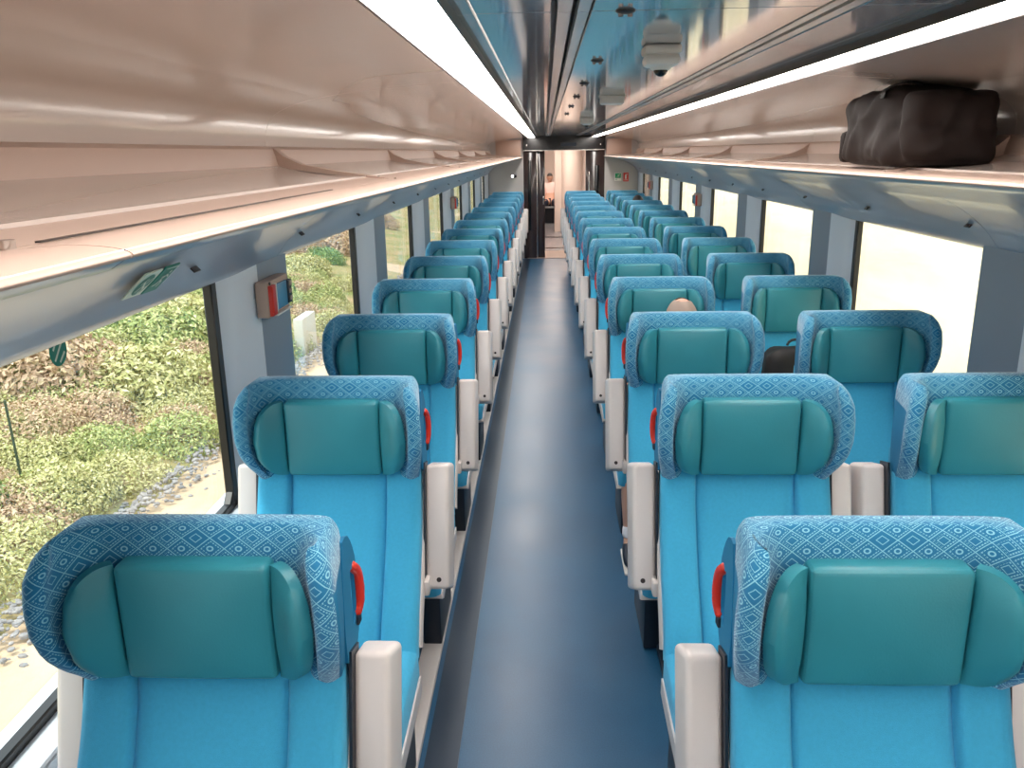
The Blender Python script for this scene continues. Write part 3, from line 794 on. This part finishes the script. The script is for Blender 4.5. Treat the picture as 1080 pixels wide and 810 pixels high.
# ------------------------------------------------------------------ people
def skin_mesh(name, pts, edges, m_, parent, sub=2, root=0):
    me = bpy.data.meshes.new(name); me.from_pydata([p[:3] for p in pts], edges, [])
    o = bpy.data.objects.new(name, me); C.objects.link(o); o.parent = parent
    md = o.modifiers.new('skin', 'SKIN'); md.use_smooth_shade = True
    if not me.skin_vertices: me.skin_vertices.new()
    for i, p in enumerate(pts):
        r = p[3]; me.skin_vertices[0].data[i].radius = r if isinstance(r, tuple) else (r, r); me.skin_vertices[0].data[i].use_root = (i == root)
    sb = o.modifiers.new('sub', 'SUBSURF'); sb.levels = sub; sb.render_levels = sub
    me.materials.append(M[m_]); return o
def head(parent, c, hair_m, bald, r=.098):
    hd = empty('head', c); hd.parent = parent
    bm = bmesh.new(); bmesh.ops.create_uvsphere(bm, u_segments=28, v_segments=20, radius=1)
    for v in bm.verts:
        x, y, z = v.co
        fx = .076*(1-.22*max(0, -z)**1.5); fy = .096*(1-.12*max(0, -z)); 
        X_, Y_, Z_ = x*fx, y*fy, z*(.118 if z < 0 else .108)
        if y < -.2:   # face: brow, nose, lips, chin, sockets
            Y_ -= .022*math.exp(-(x/.16)**2-((z+.12)/.16)**2)
            Y_ -= .006*math.exp(-(x/.6)**2-((z-.22)/.08)**2)
            for s in (-1, 1): Y_ += .012*math.exp(-((x-s*.38)/.16)**2-((z-.06)/.09)**2)
            Y_ -= .007*math.exp(-(x/.28)**2-((z+.48)/.05)**2)+.006*math.exp(-(x/.28)**2-((z+.60)/.05)**2)
            Y_ -= .010*math.exp(-(x/.3)**2-((z+.84)/.14)**2)
        v.co = (X_, Y_, Z_)
    f = bmo('face', bm, 'skin', hd, True, 0)
    for s in (-1, 1):
        b = bmesh.new(); bmesh.ops.create_uvsphere(b, u_segments=12, v_segments=8, radius=.011, matrix=Matrix.Translation((s*.028, -.078, .008))); bmo('eye', b, 'white', f)
        b = bmesh.new(); bmesh.ops.create_uvsphere(b, u_segments=10, v_segments=6, radius=.0055, matrix=Matrix.Translation((s*.028, -.0865, .008))); bmo('pupil', b, 'hair_dark', f)
        b = bmesh.new(); bmesh.ops.create_uvsphere(b, u_segments=12, v_segments=8, radius=1); bmesh.ops.scale(b, vec=(.010, .018, .030), verts=b.verts)
        bmesh.ops.translate(b, vec=(s*.078, .008, -.005), verts=b.verts); bmo('ear', b, 'skin', f)
    b = bmesh.new(); bmesh.ops.create_uvsphere(b, u_segments=12, v_segments=6, radius=1); bmesh.ops.scale(b, vec=(.022, .006, .005), verts=b.verts)
    bmesh.ops.translate(b, vec=(0, -.090, -.062), verts=b.verts); bmo('mouth', b, 'pink', f)
    bm = bmesh.new(); bmesh.ops.create_uvsphere(bm, u_segments=28, v_segments=20, radius=1)
    kill = []
    for v in bm.verts:
        x, y, z = v.co
        lim = .25 if y < -.1 else -.45
        if z < lim-.3*(y > .3) or (bald and z > .93 and y < .2): kill.append(v)
        k = 1.0+.03*noise.noise(Vector((x*5, y*5, z*5)))
        v.co = (x*.0815*k, y*.102*k, z*(.1225 if z < 0 else .113)*k)
    bmesh.ops.delete(bm, geom=kill, context='VERTS')
    bmo('hair', bm, hair_m, f, True, 0)
def person(loc, rz, label, top='navy', legs='navy', hair='hair_dark', bald=False, hz=0, lean=0, shorts=False, shoulder_dx=0):
    """seated figure facing -y; loc = point on the floor below the hips"""
    t = empty('person', loc, label, 'person'); t.rotation_euler = (0, 0, rz)
    sx = shoulder_dx
    pel = (0, 0, .545, (.135, .105)); P = [pel, (sx*.4, .05, .70+hz*.4, (.125, .095)), (sx*.8, .12, .84+hz*.8, (.145, .10)), (sx, .16, .915+hz, (.085, .07)), (sx, .155, .955+hz, .052), (sx, .14, 1.0+hz, .05)]
    E = [(0, 1), (1, 2), (2, 3), (3, 4), (4, 5)]
    for s in (-1, 1):
        k = len(P)
        P += [(sx*.85+s*.165, .13, .86+hz*.9, .055), (sx*.6+s*.225, .03, .70+hz*.5, .043), (s*.205, -.16, .635, .036), (s*.17, -.29, .63, .026), (s*.165, -.33, .62, (.036, .018)), (s*.16, -.365, .612, (.034, .014))]
        E += [(2, k), (k, k+1), (k+1, k+2), (k+2, k+3), (k+3, k+4), (k+4, k+5)]
        h = len(P)
        P += [(s*.10, -.10, .545, .088), (s*.165, -.38, .545, .066), (s*.19, -.46, .515, .058), (s*.195, -.475, .32, .052), (s*.195, -.47, .13, .034), (s*.195, -.49, .07, .035), (s*.20, -.56, .045, (.035, .024)), (s*.20, -.63, .035, (.03, .018))]
        E += [(0, h)]+[(h+i, h+i+1) for i in range(7)]
    skin_mesh('body', P, E, 'skin', t)
    # clothes follow the body a little larger
    g = .012
    def grow(p, d=g):
        r = p[3]; r = tuple(x+d for x in r) if isinstance(r, tuple) else r+d
        return (p[0], p[1], p[2], r)
    T = [grow(P[i]) for i in (0, 1, 2)]+[grow(P[3], .006)]; Et = [(0, 1), (1, 2), (2, 3)]
    for j in (0, 1):
        b = 6+14*j; k = len(T); T += [grow(P[b]), grow(P[b+1])]; Et += [(2, k), (k, k+1)]
    skin_mesh('shirt', T, Et, top, t)
    T = [grow((0, 0, .53, (.135, .10)))]; Et = []
    for j in (0, 1):
        b = 12+14*j; k = len(T); n = 2 if shorts else 5
        T += [grow(P[b+i], .015) for i in range(n)]; Et += [(0, k)]+[(k+i, k+i+1) for i in range(n-1)]
    skin_mesh('trousers' if not shorts else 'shorts', T, Et, legs, t)
    for j, s in enumerate((-1, 1)):
        sh = skin_mesh('shoe', [(s*.195, -.455, .055, (.040, .045)), (s*.197, -.53, .050, (.043, .040)), (s*.20, -.60, .042, (.044, .032)), (s*.20, -.66, .036, (.036, .026))], [(0, 1), (1, 2), (2, 3)], 'shoe', t)
        box('sole', (s*.199, -.555, .007), (.076, .25, .014), 'white', sh, r=.006)
        skin_mesh('sock', [(s*.195, -.47, .17, .040), (s*.195, -.475, .12, .041), (s*.195, -.485, .085, .042)], [(0, 1), (1, 2)], 'sock', t)
        hp = Vector((s*.16, -.365, .612))
        for f_ in range(4):
            fx = s*(-.026+.0175*f_)*1; L = (.9, 1.05, 1.0, .8)[f_]
            b0 = hp+Vector((fx, .01, 0)); a = b0+Vector((0, -.034*L, 0)); b = a+Vector((0, -.024*L, -.010)); c_ = b+Vector((0, -.012*L, -.016))
            skin_mesh('finger', [(*b0, .009), (*a, .0088), (*b, .008), (*c_, .007)], [(0, 1), (1, 2), (2, 3)], 'skin', t, 1)
        b0 = hp+Vector((-s*.03, .045, 0)); skin_mesh('thumb', [(*b0, .011), (*(b0+Vector((-s*.022, -.022, -.004))), .0095), (*(b0+Vector((-s*.030, -.045, -.010))), .0085)], [(0, 1), (1, 2)], 'skin', t, 1)
    head(t, (sx, .115, 1.075+hz-.005), hair, bald)
    return t
person((.585, 4.07, 0), 0, 'grey-haired passenger in shorts, white sock and dark shoe seated right of aisle', 'navy', 'navy', 'hair', True, hz=-.060, shorts=True, shoulder_dx=.10)
person((1.30, 11.94, 0), 0, 'dark-haired passenger far down the right windows, only the hair showing', 'navy', 'navy', 'hair_dark', False, hz=.055)
person((.12, 22.7, 0), math.radians(0), 'distant passenger in a pale pink shirt seated beyond the end doorway', 'pink', 'navy', 'hair_dark', False, hz=.115)
b = empty('bench', (.12, 22.85, 0), 'pale bench under the distant passenger beyond the doorway', 'bench')
box('seat', (0, -.12, .425), (.52, .46, .05), 'wall', b, r=.01); box('backrest', (0, .26, .7), (.52, .06, .5), 'wall', b, r=.01); box('base', (0, -.05, .2), (.4, .3, .4), 'dark', b)

# ------------------------------------------------------------------ outside
def outside():
    g = box('ground', (0, 30, -1.36), (60, 120, .1), 'sand'); g.name = 'ground'; tag(g, kind='structure')
    # left bank: soil surface rising away from the train
    V, Fc = [], []; nx, ny = 26, 70
    for i in range(nx):
        for j in range(ny):
            x = -3.75-i*1.0; y = -8+j*1.6
            h = -1.31+max(0, -x-4.0)*.22*(1-math.exp(-(-x-3.75)/3))+.25*noise.noise(Vector((x*.35, y*.3, 0)))*min(1, i/2)
            V.append((x, y, h))
    for i in range(nx-1):
        for j in range(ny-1): a = i*ny+j; Fc.append((a, a+1, a+ny+1, a+ny))
    o = pyd('bank_left', V, Fc, 'soil', None, True, 0); tag(o, kind='structure')
    # right cutting: pale bank rising close to the train
    V, Fc = [], []; nx, ny = 26, 90
    for i in range(nx):
        for j in range(ny):
            u = i*.45; y = -10+j*1.2
            x = 3.6+u*.75+.25*noise.noise(Vector((u*.6, y*.35, 4)))
            z = -1.32+u*.85+.15*noise.noise(Vector((u, y*.5, 9)))*min(1, i)
            V.append((x, y, z))
    for i in range(nx-1):
        for j in range(ny-1): a = i*ny+j; Fc.append((a, a+1, a+ny+1, a+ny))
    o = pyd('bank_right', V, Fc, 'bank', None, True, 0); tag(o, kind='structure')
    # gravel windrow between sand and plants
    bm = bmesh.new(); rnd = random.Random(3)
    base = bmesh.new(); bmesh.ops.create_icosphere(base, subdivisions=1, radius=1); bv = [v.co.copy() for v in base.verts]; bf = [[v.index for v in f.verts] for f in base.faces]; base.free()
    V, Fc = [], []
    for q in range(5200):
        y = rnd.uniform(0, 1)**1.5*40-.5; x = -3.72+rnd.gauss(0, .12); r = rnd.uniform(.012, .032)
        z = -1.31+max(0, .10-abs(x+3.72)*.35)
        s = len(V); sx, sy, sz = rnd.uniform(.7, 1.3), rnd.uniform(.7, 1.3), rnd.uniform(.5, .9)
        for v in bv: V.append((x+v.x*r*sx, y+v.y*r*sy, z+v.z*r*sz))
        Fc += [[s+i for i in f] for f in bf]
    me = bpy.data.meshes.new('gravel'); me.from_pydata(V, [], Fc); o = link('gravel', me, 'gravel', None, False)
    tag(o, 'grey gravel windrow between the sandy track and the green bank', 'gravel', None, 'stuff')
    # shrubs: six kinds of leaf clump, copied
    def leaves(name, n, rx, ry, rz_, m_, ls, seed):
        rnd = random.Random(seed); V, Fc = [], []
        for q in range(n):
            th = rnd.uniform(0, 2*math.pi); ph = math.acos(rnd.uniform(-.1, 1)); rr = rnd.uniform(.72, 1.05)*(1+.22*noise.noise(Vector((math.cos(th)*1.6, math.sin(th)*1.6, ph*1.4+seed))))
            c = Vector((rx*rr*math.sin(ph)*math.cos(th), ry*rr*math.sin(ph)*math.sin(th), rz_*rr*math.cos(ph)))
            d = (Vector((c.x/rx, c.y/ry, c.z/rz_)).normalized()*.8+Vector((rnd.gauss(0, .6), rnd.gauss(0, .6), rnd.gauss(0, .5)+.2))).normalized()
            a = d.orthogonal().normalized(); a.rotate(Matrix.Rotation(rnd.uniform(0, 6.28), 3, d)); b = d.cross(a)
            L = ls*rnd.uniform(.6, 1.4); W = L*.42; s = len(V)
            V += [c-a*L, c+b*W+d*W*.25, c+a*L, c-b*W+d*W*.25]; Fc += [(s, s+1, s+2), (s, s+2, s+3)]
        me = bpy.data.meshes.new(name); me.from_pydata([tuple(v) for v in V], [], Fc); me.materials.append(M[m_]); return me
    kinds = []
    for i, (m_, n) in enumerate((('leaf_a', 3600), ('leaf_b', 3600), ('leaf_c', 3000), ('leaf_d', 3200), ('leaf_a', 3000), ('leaf_b', 3000))):
        kinds.append(leaves('shrub', int(n*1.5), .62, .62, .55, m_, .027, i+1))
    big = [leaves('shrub', 7000, 1.0, 1.0, .8, m_, .045, 20+i) for i, m_ in enumerate(('leaf_a', 'leaf_b', 'leaf_c', 'leaf_d'))]
    def hgt(x): return -1.31+max(0, -x-4.0)*.22*(1-math.exp(-(-x-3.75)/3))
    rnd = random.Random(11)
    def scatter(name, pts, meshes, label, smin, smax):
        pc = bpy.data.collections.new(name+' plants')
        for me_ in meshes: pc.objects.link(bpy.data.objects.new('plant', me_))
        me_ = bpy.data.meshes.new(name); me_.from_pydata(pts, [], []); o = bpy.data.objects.new(name, me_); C.objects.link(o)
        ng = bpy.data.node_groups.new(name, 'GeometryNodeTree'); ng.interface.new_socket('Geometry', in_out='INPUT', socket_type='NodeSocketGeometry'); ng.interface.new_socket('Geometry', in_out='OUTPUT', socket_type='NodeSocketGeometry')
        N = ng.nodes; gi = N.new('NodeGroupInput'); go = N.new('NodeGroupOutput'); ip = N.new('GeometryNodeInstanceOnPoints'); ci = N.new('GeometryNodeCollectionInfo')
        ci.inputs['Collection'].default_value = pc; ci.inputs['Separate Children'].default_value = True; ci.inputs['Reset Children'].default_value = True
        ip.inputs['Pick Instance'].default_value = True
        rs = N.new('FunctionNodeRandomValue'); rs.data_type = 'FLOAT'; rs.inputs[2].default_value = smin; rs.inputs[3].default_value = smax
        rr = N.new('FunctionNodeRandomValue'); rr.data_type = 'FLOAT_VECTOR'; rr.inputs[0].default_value = (-.1, -.1, 0); rr.inputs[1].default_value = (.1, .1, 6.28)
        L = ng.links; L.new(gi.outputs[0], ip.inputs['Points']); L.new(ci.outputs[0], ip.inputs['Instance']); L.new(rs.outputs[1], ip.inputs['Scale']); L.new(rr.outputs[0], ip.inputs['Rotation']); L.new(ip.outputs[0], go.inputs[0])
        md = o.modifiers.new('scatter', 'NODES'); md.node_group = ng
        tag(o, label, 'plants', None, 'stuff')
    pts = []
    for i in range(11):
        for j in range(30):
            x, y = -4.35-.62*i, 1.2+.66*j
            if y < -x*1.02-1.8 or y > -x*3.6+2: continue
            x += rnd.uniform(-.25, .25); y += rnd.uniform(-.25, .25); pts.append((x, y, hgt(x)-.10))
    scatter('undergrowth', pts, [kinds[i] for i in (0, 1, 2, 4, 0, 2, 5)], 'dense yellow-green and brownish undergrowth covering the bank outside the left windows', .6, .95)
    pts = []
    for i in range(260):
        y = rnd.uniform(8, 70); x = -rnd.uniform(4.6, 14)-(y-8)*.08; pts.append((x, y, hgt(x)-.1))
    scatter('distant_undergrowth', pts, big, 'far loose bushes and scrub up the left bank, seen through the farther windows', .6, 1.1)
    for (x, y, k, sc, lab) in ((-5.1, 6.3, 3, .95, 'deep green rounded shrub in the middle of the nearest left window'), (-6.3, 6.4, 1, 1.05, 'fresh green shrub behind the deep green one outside the nearest left window'),
                            (-4.5, 6.9, 0, .8, 'yellow-green shrub beside the gravel outside the nearest left window'), (-5.6, 8.4, 2, .9, 'brownish pink shrub near the far edge of the nearest left window'),
                            (-5.3, 13.9, 1, 1.0, 'fresh green shrub behind the marker post outside the second left window')):
        o = bpy.data.objects.new('shrub', kinds[k]); C.objects.link(o); o.location = (x, y, hgt(x)+.02); o.scale = (sc, sc, sc); tag(o, lab, 'shrub')
    s = cyl('stake', (-5.0, 7.24, -1.25), (-5.0, 7.20, -.30), .012, 'stake'); tag(s, 'thin dark stake standing among the shrubs outside the nearest left window', 'stake')
    p = box('marker_post', (-3.95, 13.3, -1.02), (.16, .75, .7), 'concrete', r=.02); tag(p, 'pale concrete marker post beside the track outside the second left window', 'post')
outside()
